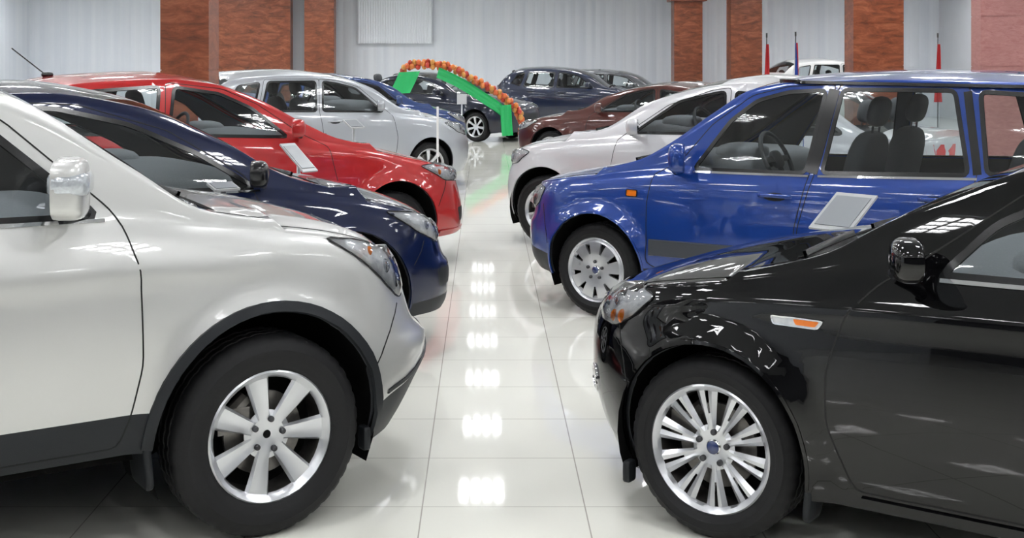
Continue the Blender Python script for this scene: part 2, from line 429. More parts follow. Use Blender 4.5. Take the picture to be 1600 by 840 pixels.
def build_car(S,paint,label,P0,th,side):
    W=S['W'];lo=S.get('lo');wr=S['wr'];wb=S['wb']
    car=new_obj('car',None); tag(car,label,'car')
    B=build_body(S);rl,zl=B.rl,B.zl
    def add(me,name,parent=None):
        if me: return new_obj(name,me,parent or car)
    add(extract(B,lambda f:f[rl] in(0,5),'body',[paint,PLAS],lambda f:1 if f[rl]==5 else 0),'body')
    add(extract(B,lambda f:f[rl]==7,'hood',[paint]),'hood')
    add(extract(B,lambda f:f[rl]==2,'windshield',[GL]),'windshield')
    add(extract(B,lambda f:f[rl]==3,'rear_window',[GL]),'rear_window')
    add(extract(B,lambda f:f[rl] not in(1,2,3,9),'interior_lining',[INTD],off=-.022,flip=True),'interior_lining')
    for s in(1,-1):
        drs=[]
        for i,p in enumerate(S.get('doors',[])):
            me=extract(B,lambda f:f[rl] in(10+i,20+i) and f.calc_center_median().y*s>0,'door',[paint,PLAS],lambda f:1 if f[rl]>=20 else 0)
            d=add(me,'door'); drs.append((d,p))
            if d and not lo or i==0:
                ribbon(d,B,'door_gap',rnd(p,.03,2),s,.006 if not lo else .01,.0012,SEAM,closed=True)
        for i,p in enumerate(S['windows']):
            pp=rnd(p,.04 if not lo else .03)
            me=extract(B,lambda f:f[rl]==1 and f.calc_center_median().y*s>0 and inpoly(f.calc_center_median().x,f.calc_center_median().z,pp),'side_window',[GL])
            par=None;c=(sum(q[0] for q in p)/len(p),sum(q[1] for q in p)/len(p))
            for d,dp in drs:
                if d and inpoly(c[0],c[1],dp): par=d
            w=add(me,'side_window',par)
            ribbon(par or car,B,'window_seal',pp,s,S.get('sealw',.028),.004,BLK,closed=True)
        for (x,z) in S.get('handles',[]):
            par=None
            for d,dp in drs:
                if d and inpoly(x,z,dp): par=d
            p,n,ok=hit(B,'side',x,z,s)
            V,F_,M=join([tubev([(x-.10,p.y-s*.005,z),(x-.08,p.y+s*.028,z+.002),(x,p.y+s*.036,z+.004),(x+.07,p.y+s*.030,z+.004),(x+.10,p.y-s*.003,z)],.013,8),])
            new_obj('door_handle',mk_mesh('door_handle',V,F_,S.get('hmat',paint)),par or car)
            patch(car,B,'handle_recess',[(x+.075*math.cos(a),z-.006+.026*math.sin(a)) for a in [k*math.pi/6 for k in range(12)]],s,.001,S.get('recm',SEAM),step=.05,parent=par or car)
        st=S.get('steer',0)
        add_wheel(car,0,s,S['wy'],wr,S['wheel'],steer=st,spin=S.get('spin',.1),detail=not lo)
        add_wheel(car,-wb,s,S['wy'],wr,S['wheel'],detail=False,spin=.5)
        for x in(0,-wb):
            Ra=S['archr']+.012;n=20;vs=[];fs=[];az=S.get('archz',wr)
            for i in range(n+1):
                a=R(-25)+R(230)*i/n
                vs+=[(x+Ra*math.cos(a),s*(W*.95),az+Ra*math.sin(a)),(x+Ra*math.cos(a),s*(W-.42),az+Ra*math.sin(a)),(x,s*(W-.42),az)]
            for i in range(n): fs+=[(3*i,3*i+1,3*i+4,3*i+3),(3*i+1,3*i+2,3*i+4)]
            new_obj('wheel_well',mk_mesh('wheel_well',vs,fs,LINER),car)
            at=S.get('archtrim')
            if at:
                r=S['archr']+at[0]/2-.004
                ribbon(car,B,'arch_trim',[(x+r*math.cos(R(a)),az+r*math.sin(R(a))) for a in range(at[2],at[3],6)],s,at[0],at[1],at[4])
            else:
                r=S['archr']+.004
                ribbon(car,B,'arch_lip',[(x+r*math.cos(R(a)),az+r*math.sin(R(a))) for a in range(-12,195,6)],s,.014,.005,paint)
        for fx_,fw in S.get('flaps',[]):
            V,F_=blobv((.03,fw[3],fw[1]-fw[0]),6,14,8,(fx_,s*(W-.03-fw[3]/2),(fw[0]+fw[1])/2),Matrix.Rotation(R(fw[2]),3,'Y'))
            new_obj('mud_flap',mk_mesh('mud_flap',V,F_,PLAS),car)
        if S.get('lamp'):
            L=rnd(S['lamp'],.025,2)
            h=patch(car,B,'headlight',L,s,.003,REFL,'diag',.04)
            ribbon(h,B,'headlight_rim',L,s,.007,.005,BLK,'diag',closed=True)
            for (t,z,r,mm) in S.get('bulbs',[]):
                p,n,ok=hit(B,'diag',t,z,s)
                V,F_=blobv((r*.9,r*1.7,r*1.7),2,16,10,p)
                new_obj('lamp_bulb',mk_mesh('lamp_bulb',V,F_,mm),h)
            patch(car,B,'headlight_cover',L,s,.016,GLC,'diag',.04,dome=.014,parent=h)
        if S.get('intake'): patch(car,B,'air_intake',rnd(S['intake'],.02,2),s,.003,PLAS,'diag',.04)
        if S.get('fog'):
            t,z,r=S['fog'];pl=[(t+r*math.cos(a),z+r*math.sin(a)) for a in [k*math.pi/8 for k in range(16)]]
            fo=patch(car,B,'fog_light',pl,s,.006,REFL,'diag',.05); ribbon(fo,B,'fog_light_rim',pl,s,.014,.009,CHR,'diag',closed=True)
        if S.get('marker'):
            q=rnd(S['marker'],.008,2); mk=patch(car,B,'side_marker',q,s,.006,S.get('markbase',AMB),step=.05)
            ribbon(mk,B,'marker_rim',q,s,.005,.008,S.get('markm',BLK),closed=True)
            if S.get('marker2'): patch(car,B,'amber_insert',rnd(S['marker2'],.006,2),s,.011,AMB,step=.05,parent=mk)
        for (nm,pl,wd,of,mm) in S.get('strips',[]): ribbon(car,B,nm,pl,s,wd,of,mm)
        mx,mz,md=S['mirror'];p,n,ok=hit(B,'side',mx+.03,mz-.10,s); y0=abs(p.y)
        V,F_=blobv((md[0],md[1],md[2]),S.get('mirp',3),24,16,(0,0,0))
        V=[Vector((max(v.x,-md[0]*.28)+ (abs(v.y)/md[1])**2*-.02,v.y,v.z*(1-.12*(v.y*s/md[1])))) for v in V]
        yc=y0+md[1]/2+.05
        ml=new_obj('side_mirror',mk_mesh('side_mirror',V,F_,S.get('mirm',paint),sharp=50),car,(mx,s*yc,mz),(0,0,s*R(24)))
        V,F_=tubev([(0,-s*(md[1]/2-.03),-md[2]*.35),(.01,-s*(md[1]/2+.02),-md[2]*.42),(.03,-s*(md[1]/2+.075),-md[2]*.5)],.02,10)
        new_obj('mirror_arm',mk_mesh('mirror_arm',V,F_,PLAS),ml)
        V=[(-md[0]*.30-.003,.40*md[1]*math.cos(a),.40*md[2]*math.sin(a)) for a in [k*math.pi/12 for k in range(24)]]
        new_obj('mirror_glass',mk_mesh('mirror_glass',V,[tuple(range(24))],MIRG),ml)
        if S.get('mirlens'):
            V,F_=blobv((md[0]*1.03,md[1]*.95,md[2]*.40),4.5,20,12,(.010,s*md[1]*.04,md[2]*.10))
            new_obj('turn_signal',mk_mesh('turn_signal',V,F_,mat('clear_lens',(.55,.58,.62),.1,.3,1,noise=(90,.3,.3))),ml)
        if S.get('tail_lamp'): patch(car,B,'tail_light',S['tail_lamp'],s,.004,REDL,'side',.06)
    xn0=max(p[1] for p in S['nose'])
    G=S['_G'];nv=S.get('nv',20);nu=S.get('nu',7)
    row=nv+nu+(2 if not lo else 1)
    for s in(1,-1):
        pl=[(c[row].x,s*c[row].y) for c in G if S['cowl']<c[row].x<xn0-.12]
        if len(pl)>2: ribbon(car,B,'hood_gap',pl,1,.007 if not lo else .01,.0015,SEAM,'top')
    yy=G[len(G)//3][nv].y
    ribbon(car,B,'cowl_panel',[(S['cowl']+.01,y*.05*yy) for y in range(-17,18)],1,.05,.002,LINER,'top')
    for (y,sg) in((.30*yy,1),(-.5*yy,1)):
        ribbon(car,B,'wiper',[(S['cowl'],y+.06*k) for k in range(0,9)],1,.014,.022,BLK,'top')
    zc=S.get('grille',(.30,.55))
    patch(car,B,'grille',rnd([(-.32,zc[0]),(.32,zc[0]),(.38,zc[1]),(-.38,zc[1])],.05),1,.004,PLAS,'front',.06)
    V,F_,M=join([boxv(wb+1.0,W*1.0,.04,(-wb/2,0,.26)),boxv(wb-.9,W*1.62,.05,(-wb/2,0,.34))])
    new_obj('underbody',mk_mesh('underbody',V,F_,LINER,False),car)
    sx,sz=S.get('seat',(-1.62,0));ds=S.get('dash',(S['cowl']-.38,.86))
    V,F_=blobv((.62,W*1.62,.34),4,20,12,(ds[0],0,ds[1]))
    V2,F2=blobv((.30,.42,.16),3,14,8,(ds[0]-.12,W*.42*1,ds[1]+.14))
    V,F_,M=join([(V,F_),(V2,F2)])
    new_obj('dashboard',mk_mesh('dashboard',V,F_,INTG),car)
    V,F_=join([tubev([(0,.185*math.cos(a),.185*math.sin(a)) for a in [k*math.pi/14 for k in range(28)]],.015,8,True),blobv((.05,.14,.12),3),boxv(.02,.34,.035),boxv(.02,.035,.17,(0,0,-.09)),tubev([(0,0,0),(.3,0,0)],.035)])[:2]
    new_obj('steering_wheel',mk_mesh('steering_wheel',V,F_,INTD,True,sharp=40),car,(ds[0]-.36,W*.42,ds[1]+.12),(0,R(25),0))
    Ry=Matrix.Rotation(R(-14),3,'Y')
    for (x,ys) in((sx,(W*.43,-W*.43)),(sx-.95,(W*.43,-W*.43))):
        for y in ys:
            V,F_,M=join([blobv((.15,.50,.66),3.6,18,14,(-.10,0,.30),Ry),blobv((.52,.50,.17),3.6,18,12,(.18,0,0))])
            se=new_obj('seat',mk_mesh('seat',V,F_,SEATM),car,(x+.12,y,.55+sz))
            V,F_,M=join([blobv((.10,.27,.19),2.8,18,12,(-.215,0,.745),Ry),tubev([(-.19,.06,.6),(-.2,.06,.7)],.007),tubev([(-.19,-.06,.6),(-.2,-.06,.7)],.007)])
            new_obj('headrest',mk_mesh('headrest',V,F_,INTD),se)
    if S.get('antenna'):
        x,z=S['antenna']; new_obj('antenna',mk_mesh('antenna',*join([tubev([(x,0,z-.01),(x-.26,0,z+.2)],.005),blobv((.09,.05,.04),3,10,6,(x,0,z))])[:2],BLK),car)
    rz=R(th) if side<0 else math.pi-R(th)
    loc=Vector((P0[0],P0[1],0))-Matrix.Rotation(rz,3,'Z')@Vector((0,side*S['wy'],0))
    car.location=loc; car.rotation_euler=(0,0,rz)
    B.bm.free()
    return car
# ------------------------------------------------------------------ paints
def paint(n,col,metal=.3,rough=.3,coat=1,spec=.4): return mat(n,col,rough,metal,coat,spec=spec)
P_CRV=paint('paint_pearl',(.61,.61,.60),.5,.36)
P_MON=paint('paint_black',(.0018,.0018,.0022),.0,.3,1,.0)
P_FUS=paint('paint_blue',(.002,.036,.235),.25,.3)
P_CIV=paint('paint_navy',(.0018,.006,.034),.15,.3,1,.15)
P_LAN=paint('paint_red',(.40,.005,.006),.1,.3)
P_SIL=paint('paint_silver',(.38,.40,.43),.5,.34)
P_WHT=paint('paint_white_silver',(.56,.56,.58),.35,.34)
P_WH2=paint('paint_white',(.7,.7,.7),.0,.34)
P_MAR=paint('paint_maroon',(.060,.009,.005),.25,.3)
P_LBL=paint('paint_steel_blue',(.010,.035,.14),.3,.3)
P_DBL=paint('paint_dark_blue',(.004,.010,.035),.15,.3)
P_GRY=paint('paint_grey',(.10,.105,.115),.3,.3)
P_BLK=paint('paint_black_blue',(.003,.006,.02),.1,.3,1,.2)
# ------------------------------------------------------------------ specs
CRV=dict(W=.915,wy=.905,wb=2.62,wr=.3625,archr=.43,archz=.385,step=.04,tumble=.22,Lf=.64,pf=2.5,cowl=-.18,header=-1.12,rearglass=(-3.15,-3.42),wheel='crv',spin=.22,flare=.025,hoodridge=.012,
 nose=[(.2,.74),(.3,.80),(.42,.87),(.53,.925),(.60,.925),(.645,.87),(.70,.845),(.9,.79)],tail=[(.3,-3.5),(.6,-3.58),(1.2,-3.55),(1.3,-3.5)],
 zsh=[(.93,.82),(.75,.91),(.55,.985),(.29,1.045),(-.2,1.11),(-.5,1.13),(-.9,1.145),(-3.4,1.2)],
 ztop=[(.93,.87),(.85,.94),(.75,.995),(.62,1.045),(.3,1.12),(.09,1.155),(-.18,1.20),(-.47,1.41),(-.9,1.655),(-1.2,1.73),(-1.9,1.76),(-3.1,1.70),(-3.35,1.42),(-3.55,1.25)],
 zrail=[(.0,1.13),(-.22,1.18),(-.47,1.34),(-.9,1.605),(-1.2,1.66),(-1.9,1.69),(-3.0,1.64),(-3.3,1.45),(-3.5,1.25)],
 zbot=[(.93,.27),(.5,.26),(0,.3),(-.5,.37),(-2.2,.37),(-3.5,.35)],
 windows=[[(-.60,1.185),(-.96,1.50),(-1.15,1.58),(-1.46,1.60),(-1.50,1.20)],[(-1.60,1.20),(-1.57,1.60),(-2.4,1.59),(-2.5,1.22)],[(-2.6,1.23),(-2.5,1.58),(-2.95,1.54),(-3.1,1.28)]],
 doors=[[(-.52,1.15),(-.475,1.0),(-.47,.68),(-.51,.5),(-.545,.40),(-1.5,.40),(-1.555,1.17),(-1.515,1.635),(-1.15,1.62),(-.90,1.52),(-.56,1.21)],[(-1.555,1.17),(-1.5,.40),(-2.15,.40),(-2.3,.7),(-2.55,1.0),(-2.53,1.62),(-1.515,1.635)]],
 clad=[[(-.40,.20),(-.40,.515),(-2.2,.515),(-2.2,.20)],[(.42,.1),(1.1,.1),(1.1,.56),(.86,.55),(.62,.455),(.42,.40)]],
 archtrim=(.042,.010,-18,200,PLAS),flaps=[(-.445,(.23,.52,-6,.20)),(.40,(.24,.33,0,.06))],
 lamp=[(-.43,1.055),(-.30,1.03),(-.17,.985),(-.08,.91),(-.045,.82),(-.07,.785),(-.13,.785),(-.21,.84),(-.32,.945)],
 bulbs=[(-.115,.85,.036,BULB),(-.185,.915,.034,BULB),(-.27,.985,.022,AMB)],
 mirror=(-.74,1.30,(.13,.20,.20)),mirlens=True,mirp=4.2,handles=[(-1.4,1.0),(-2.35,1.0)],dash=(-.70,1.0),seat=(-1.62,.17),sealw=.03,crease=(1.0,-.005,.012,.03,.25),
 strips=[('chrome_strip',[(-.58,1.172),(-1.5,1.185)],.014,.006,CHR),('bumper_gap',[(.58,.765),(.53,.70),(.46,.60),(.42,.55)],.006,.0015,SEAM),('bumper_trim',[(.50,.445),(.62,.475),(.74,.525),(.86,.565),(.92,.57)],.018,.006,PLAS)],grille=(.66,.80))
MON=dict(W=.93,wy=.90,wb=2.85,wr=.325,archr=.372,archz=.335,step=.04,tumble=.33,Lf=.80,pf=2.15,cowl=-.30,header=-1.40,rearglass=(-2.75,-3.3),wheel='mon',spin=.1,flare=.026,flw=.10,
 nose=[(.15,.72),(.3,.79),(.45,.83),(.6,.835),(.70,.81),(.78,.77)],tail=[(.2,-3.75),(.6,-3.85),(1.0,-3.82)],
 zsh=[(.85,.68),(.72,.735),(.58,.78),(.36,.845),(0,.905),(-.3,.945),(-.8,.985),(-1.2,.995),(-3.4,1.06),(-3.8,1.0)],
 ztop=[(.85,.72),(.8,.76),(.72,.80),(.60,.845),(.31,.925),(.02,.985),(-.30,1.045),(-.60,1.20),(-.82,1.31),(-1.05,1.40),(-1.4,1.475),(-1.9,1.50),(-2.6,1.44),(-3.3,1.14),(-3.8,1.05)],
 zrail=[(-.1,.96),(-.4,1.05),(-.6,1.165),(-.82,1.27),(-1.05,1.365),(-1.4,1.425),(-1.9,1.44),(-2.6,1.38),(-3.4,1.1)],
 zbot=[(.9,.18),(.4,.17),(0,.2),(-.5,.215),(-2.4,.22),(-3.8,.25)],
 windows=[[(-.80,1.02),(-.96,1.19),(-1.15,1.285),(-1.45,1.365),(-1.66,1.385),(-1.72,1.03)],[(-1.80,1.03),(-1.74,1.385),(-2.3,1.35),(-2.75,1.2),(-2.8,1.08)]],
 doors=[[(-.60,.97),(-.50,.86),(-.44,.68),(-.44,.5),(-.53,.28),(-1.72,.28),(-1.76,1.0),(-1.70,1.41),(-1.40,1.395),(-1.05,1.30),(-.72,1.05)],[(-1.76,1.0),(-1.72,.28),(-2.45,.28),(-2.5,.6),(-2.75,.95),(-2.85,1.1),(-2.4,1.36),(-1.70,1.41)]],
 lamp=[(-.43,.84),(-.30,.865),(-.16,.85),(-.05,.80),(0,.73),(-.05,.69),(-.24,.695),(-.34,.75)],
 bulbs=[(-.07,.765,.036,BULB),(-.17,.785,.034,BULB),(-.26,.735,.032,AMB),(-.19,.725,.028,AMB)],
 marker=[(-.24,.836),(-.25,.808),(-.41,.808),(-.43,.836)],markm=CHR,markbase=REFL,marker2=[(-.32,.832),(-.33,.813),(-.40,.813),(-.415,.832)],
 mirror=(-.75,1.085,(.12,.20,.14)),handles=[(-1.6,.88),(-2.5,.9)],dash=(-.95,.86),seat=(-1.75,.0),flaps=[(-.375,(.13,.50,-6,.14)),(.34,(.14,.22,0,.06))],fog=(.0,.44,.05),
 strips=[('chrome_strip',[(-.80,1.003),(-1.7,1.015)],.016,.007,CHR),('sill_strip',[(-.55,.25),(-2.4,.25)],.03,.008,P_MON),('bumper_gap',[(.43,.71),(.40,.62),(.35,.50)],.006,.0015,SEAM)],crease=(.88,-.02,.014,.035,.3),grille=(.3,.55))
FUS=dict(W=.86,wy=.845,wb=2.485,wr=.31,archr=.365,archz=.33,step=.045,tumble=.2,Lf=.56,pf=2.4,cowl=-.25,header=-1.15,rearglass=(-3.0,-3.2),wheel='fus',spin=0,flare=.045,flw=.08,
 nose=[(.2,.72),(.35,.80),(.5,.81),(.58,.80),(.64,.77),(.80,.745),(.9,.7)],tail=[(.3,-3.2),(.6,-3.28),(1.2,-3.26),(1.3,-3.22)],
 zsh=[(.8,.80),(.6,.85),(.3,.895),(0,.93),(-.3,.965),(-.7,.99),(-2.5,1.04),(-3.3,1.06)],
 ztop=[(.8,.84),(.74,.88),(.6,.91),(.32,.955),(-.05,1.02),(-.25,1.06),(-.52,1.24),(-.8,1.43),(-1.06,1.575),(-1.3,1.625),(-2.0,1.655),(-2.7,1.64),(-3.05,1.58),(-3.2,1.3),(-3.28,1.1)],
 zrail=[(-.05,.99),(-.3,1.06),(-.52,1.18),(-.8,1.375),(-1.06,1.53),(-1.3,1.57),(-2.0,1.595),(-2.7,1.585),(-3.05,1.52),(-3.2,1.3)],
 zbot=[(.8,.27),(.4,.25),(0,.3),(-.5,.28),(-2.1,.28),(-3.2,.3)],
 windows=[[(-.70,1.015),(-.93,1.33),(-1.10,1.46),(-1.30,1.515),(-1.54,1.53),(-1.45,1.03)],[(-1.55,1.035),(-1.64,1.535),(-2.30,1.54),(-2.40,1.065)],[(-2.50,1.075),(-2.44,1.535),(-2.88,1.51),(-3.0,1.12)]],
 doors=[[(-.42,.97),(-.39,.8),(-.39,.40),(-.45,.36),(-1.38,.36),(-1.40,.7),(-1.47,1.0),(-1.60,1.565),(-1.30,1.55),(-1.06,1.49),(-.80,1.30),(-.60,1.06)],[(-1.50,1.0),(-1.42,.7),(-1.40,.36),(-2.0,.36),(-2.1,.6),(-2.35,.85),(-2.45,1.05),(-2.38,1.57),(-1.62,1.565)]],
 clad=[[(-.30,.20),(-.30,.36),(-2.2,.36),(-2.2,.20)],[(.3,.1),(.9,.1),(.9,.44),(.3,.38)]],
 lamp=[(-.22,.83),(0.0,.835),(.12,.78),(.10,.68),(-.05,.67),(-.17,.72)],bulbs=[(.0,.75,.04,BULB)],
 marker=[(-.235,.862),(-.235,.820),(-.315,.820),(-.315,.862)],markm=BLK,
 mirror=(-.66,1.09,(.13,.15,.19)),mirm=None,handles=[(-1.27,.885),(-2.24,.92)],dash=(-.72,.95),seat=(-1.66,.10),
 strips=[('side_moulding',[(-.41,.50),(-1.36,.51)],.11,.014,mat('grey_moulding',(.04,.045,.055),.4)),('side_moulding',[(-1.44,.51),(-2.05,.515)],.11,.014,mat('grey_moulding')),('chrome_strip',[(-.7,1.0),(-1.47,1.012)],.016,.006,CHR),('chrome_strip',[(-1.53,1.014),(-2.45,1.047)],.016,.006,CHR),('pillar_cover',[(-1.49,1.03),(-1.59,1.535)],.075,.003,BLK),('pillar_cover',[(-2.45,1.07),(-2.37,1.535)],.05,.003,BLK),('roof_rail',[(-1.2,1.575),(-2.9,1.56)],.02,.02,BLK),('bumper_gap',[(.45,.72),(.42,.6),(.38,.46)],.006,.0015,SEAM)],grille=(.35,.58))
CIV=dict(W=.88,wy=.85,wb=2.64,wr=.32,archr=.415,archz=.365,step=.055,tumble=.35,Lf=.58,pf=2.7,cowl=-.12,header=-1.35,rearglass=(-2.5,-3.2),wheel='gen',flare=.025,
 nose=[(.22,.88),(.30,.91),(.44,.915),(.52,.91),(.57,.87),(.75,.83)],tail=[(.3,-3.35),(.6,-3.45),(1.1,-3.4)],
 zsh=[(.92,.66),(.75,.75),(.55,.82),(.38,.865),(0,.94),(-.35,.99),(-1,1.02),(-3.3,1.08)],
 ztop=[(.92,.70),(.86,.77),(.75,.85),(.5,.935),(.1,1.025),(-.12,1.06),(-.62,1.33),(-1.11,1.54),(-1.6,1.61),(-2.2,1.59),(-2.6,1.5),(-3.2,1.15),(-3.4,1.1)],
 zrail=[(-.05,1.01),(-.32,1.09),(-.62,1.265),(-1.11,1.475),(-1.6,1.55),(-2.2,1.53),(-2.7,1.4),(-3.3,1.1)],
 zbot=[(.9,.25),(.4,.25),(0,.28),(-.5,.26),(-3.4,.28)],
 windows=[[(-.50,1.035),(-.80,1.225),(-1.15,1.385),(-1.50,1.47),(-1.72,1.485),(-1.75,1.05)],[(-1.84,1.055),(-1.80,1.485),(-2.3,1.455),(-2.75,1.3),(-2.9,1.12)]],
 doors=[[(-.50,.98),(-.47,.7),(-.50,.3),(-1.72,.3),(-1.79,1.0),(-1.76,1.51),(-1.40,1.49),(-.95,1.35),(-.55,1.10)]],
 clad=[[(.4,.1),(1.1,.1),(1.1,.36),(.4,.33)]],intake=[(-.14,.51),(.10,.50),(.14,.40),(-.10,.40)],
 lamp=[(-.40,.865),(-.2,.84),(-.06,.77),(.02,.68),(-.06,.65),(-.25,.73)],bulbs=[(-.05,.71,.035,BULB),(-.16,.76,.032,BULB)],
 mirror=(-.55,1.12,(.12,.17,.14)),mirm=BLK,handles=[(-1.6,.9)],dash=(-.80,.97),seat=(-1.6,.08),
 strips=[('chrome_strip',[(-.48,1.018),(-1.8,1.035)],.014,.006,CHR),('bumper_gap',[(.52,.68),(.49,.62),(.43,.55)],.006,.0015,SEAM)],grille=(.32,.52))
LAN=dict(W=.88,wy=.85,wb=2.63,wr=.32,archr=.385,archz=.35,step=.06,tumble=.33,Lf=.56,pf=2.6,cowl=-.42,header=-1.55,rearglass=(-2.85,-3.35),wheel='gen',flare=.03,
 nose=[(.22,.88),(.30,.89),(.48,.88),(.56,.86),(.72,.82)],tail=[(.3,-3.5),(.6,-3.6),(1.1,-3.55)],
 zsh=[(.88,.70),(.7,.77),(.35,.85),(0,.925),(-.42,1.02),(-.95,1.09),(-1.9,1.14),(-3.5,1.16)],
 ztop=[(.88,.73),(.8,.78),(.68,.82),(.33,.92),(0,1.0),(-.42,1.09),(-.78,1.26),(-1.14,1.45),(-1.5,1.58),(-1.85,1.625),(-2.45,1.60),(-2.9,1.50),(-3.35,1.22),(-3.5,1.18)],
 zrail=[(-.3,1.04),(-.5,1.09),(-.78,1.22),(-1.14,1.41),(-1.5,1.53),(-1.9,1.57),(-2.5,1.54),(-2.9,1.43),(-3.35,1.18)],
 zbot=[(.9,.26),(.4,.24),(0,.28),(-.5,.26),(-3.5,.3)],
 windows=[[(-.93,1.115),(-1.2,1.34),(-1.45,1.455),(-1.80,1.51),(-1.88,1.16)],[(-1.98,1.165),(-1.91,1.515),(-2.45,1.485),(-2.85,1.36),(-2.95,1.2)]],
 doors=[[(-.60,1.03),(-.52,.7),(-.55,.32),(-1.80,.32),(-1.92,1.1),(-1.86,1.545),(-1.42,1.49),(-1.15,1.37),(-.82,1.14)]],
 lamp=[(-.42,.84),(-.2,.855),(.02,.80),(.12,.72),(0,.685),(-.25,.71)],bulbs=[(.0,.75,.045,BULB),(-.13,.775,.04,BULB),(-.28,.78,.03,AMB)],antenna=(-2.55,1.60),
 intake=[(-.10,.47),(.14,.47),(.16,.35),(-.04,.35)],
 mirror=(-.92,1.19,(.13,.17,.14)),handles=[(-1.75,.98)],dash=(-1.05,.98),seat=(-1.9,.1),crease=(.95,-.05,.012,.05,.2),grille=(.3,.6),strips=[('bumper_gap',[(.50,.72),(.46,.62),(.39,.50)],.007,.0015,SEAM),('lip_spoiler',[(.42,.285),(.60,.285),(.80,.285)],.03,.012,P_LAN)])
def hatch(roof=1.50,lo=True,W=.85,cowl=-.25,suv=False,L=3.2,**k):
    r=roof;b=.64*roof
    d=dict(W=W,wy=W-.03,wb=2.5,wr=.31 if not suv else .345,archr=.355 if not suv else .395,archz=.33,step=.09,tumble=.28,Lf=.6,pf=2.4,cowl=cowl,header=cowl-1.0,rearglass=(-L+.45,-L+.12),wheel='gen',flare=.018,nv=10,nu=5,nc=8,lo=lo,
     nose=[(.18,.80),(.3,.86),(.5,.88),(.62,.87),(.75,.80)],tail=[(.3,-L-.05),(.6,-L-.12),(1.1,-L-.08)],
     zsh=[(.88,b*.70),(.7,b*.78),(.35,b*.87),(0,b*.93),(cowl-.2,b*.98),(-1.5,b*1.02),(-L,b*1.08)],
     ztop=[(.88,b*.73),(.8,b*.82),(.6,b*.90),(.2,b*1.0),(cowl,b*1.09),(cowl-.5,r*.90),(cowl-.95,r*.985),(-1.9,r*1.02),(-L+.6,r),(-L+.35,r*.94),(-L+.1,b*1.18),(-L,b*1.1)],
     zrail=[(cowl+.05,b*1.04),(cowl-.1,b*1.08),(cowl-.5,r*.86),(cowl-.95,r*.945),(-1.9,r*.97),(-L+.6,r*.95),(-L+.3,r*.88),(-L,b*1.1)],
     zbot=[(.9,.2),(.4,.2),(0,.25),(-.5,.25),(-3.5,.28)],
     windows=[[(cowl-.38,b*1.035),(cowl-.75,r*.86),(cowl-1.0,r*.90),(-1.5,r*.92),(-1.55,b*1.06)],[(-1.64,b*1.06),(-1.60,r*.92),(-2.25,r*.92),(-2.38,b*1.08)],[(-2.48,b*1.09),(-2.36,r*.915),(-L+.55,r*.89),(-L+.4,b*1.16)]],
     doors=[[(cowl-.25,b*.98),(cowl-.2,.7),(cowl-.25,.32),(-1.52,.32),(-1.6,b*1.03),(-1.55,r*.94),(cowl-1.0,r*.925),(cowl-.7,r*.87),(cowl-.33,b*1.05)],[(-1.6,b*1.03),(-1.52,.32),(-2.1,.32),(-2.15,.6),(-2.4,b),(-2.43,b*1.05),(-2.3,r*.94),(-1.55,r*.94)]],
     lamp=[(-.40,b*.87),(-.2,b*.88),(.06,b*.80),(.14,b*.72),(0,b*.68),(-.25,b*.74)],bulbs=[(.0,b*.75,.05,BULB),(-.14,b*.79,.04,BULB)],
     mirror=(cowl-.50,b*1.12,(.12,.16,.14)),handles=[(-1.4,b*.93),(-2.2,b*.95)],dash=(cowl-.5,b*.93),seat=(-1.65,.05),tail_lamp=[(-L+.0,b*.8),(-L-.1,b*.8),(-L-.1,b*1.05),(-L+.05,b*1.05)],grille=(.3,.58))
    d.update(k); return d
def sedan(roof=1.46,cowl=-.42,L=3.5,**k):
    r=roof;b=.655*roof
    d=hatch(roof,cowl=cowl,L=L)
    d.update(tumble=.36,rearglass=(-2.45,-3.05),header=cowl-1.15,
     ztop=[(.88,b*.73),(.8,b*.82),(.6,b*.88),(.1,b*.98),(cowl,b*1.07),(cowl-.5,r*.885),(cowl-1.1,r*.99),(-1.9,r*1.01),(-2.4,r*.975),(-3.0,b*1.14),(-3.4,b*1.10),(-L,b*1.05)],
     zrail=[(cowl+.05,b*1.03),(cowl-.1,b*1.07),(cowl-.5,r*.85),(cowl-1.1,r*.945),(-1.9,r*.965),(-2.4,r*.92),(-3.0,b*1.09),(-3.2,b*1.06)],
     windows=[[(cowl-.40,b*1.04),(cowl-.8,r*.86),(cowl-1.1,r*.905),(-1.72,r*.92),(-1.78,b*1.06)],[(-1.87,b*1.06),(-1.82,r*.92),(-2.3,r*.88),(-2.75,b*1.12),(-2.78,b*1.09)]],
     doors=[[(cowl-.25,b*.98),(cowl-.2,.7),(cowl-.25,.32),(-1.72,.32),(-1.82,b*1.03),(-1.77,r*.94),(cowl-1.1,r*.925),(cowl-.7,r*.84),(cowl-.35,b*1.05)]],
     mirror=(cowl-.48,b*1.10,(.13,.17,.14)),dash=(cowl-.55,b*.9),seat=(-1.8,0),handles=[(-1.6,b*.9)])
    d.update(k); return d
FUS['mirm']=P_FUS
build_car(CRV,P_CRV,'pearl silver white sport utility vehicle with black cladding and seven-spoke wheels',(-.765,4.6),33,-1)
build_car(MON,P_MON,'glossy black sedan with multi-spoke alloy wheels and amber side marker',(.80,4.57),36,1)
build_car(FUS,P_FUS,'bright blue tall hatchback with silver wheel covers and dark mouldings',(.739,8.55),36,1)
build_car(CIV,P_CIV,'dark navy rounded hatchback parked beside the silver white vehicle',(-.768,7.03),33,-1)
build_car(LAN,P_LAN,'bright red sport sedan parked beside the navy hatchback',(-.72,10.4),33,-1)
build_car(hatch(1.56,cowl=-.3,lo=False,step=.08,dash=(-.80,1.0)),P_SIL,'silver compact hatchback parked beside the red sedan',(-.72,17.0),33,-1)
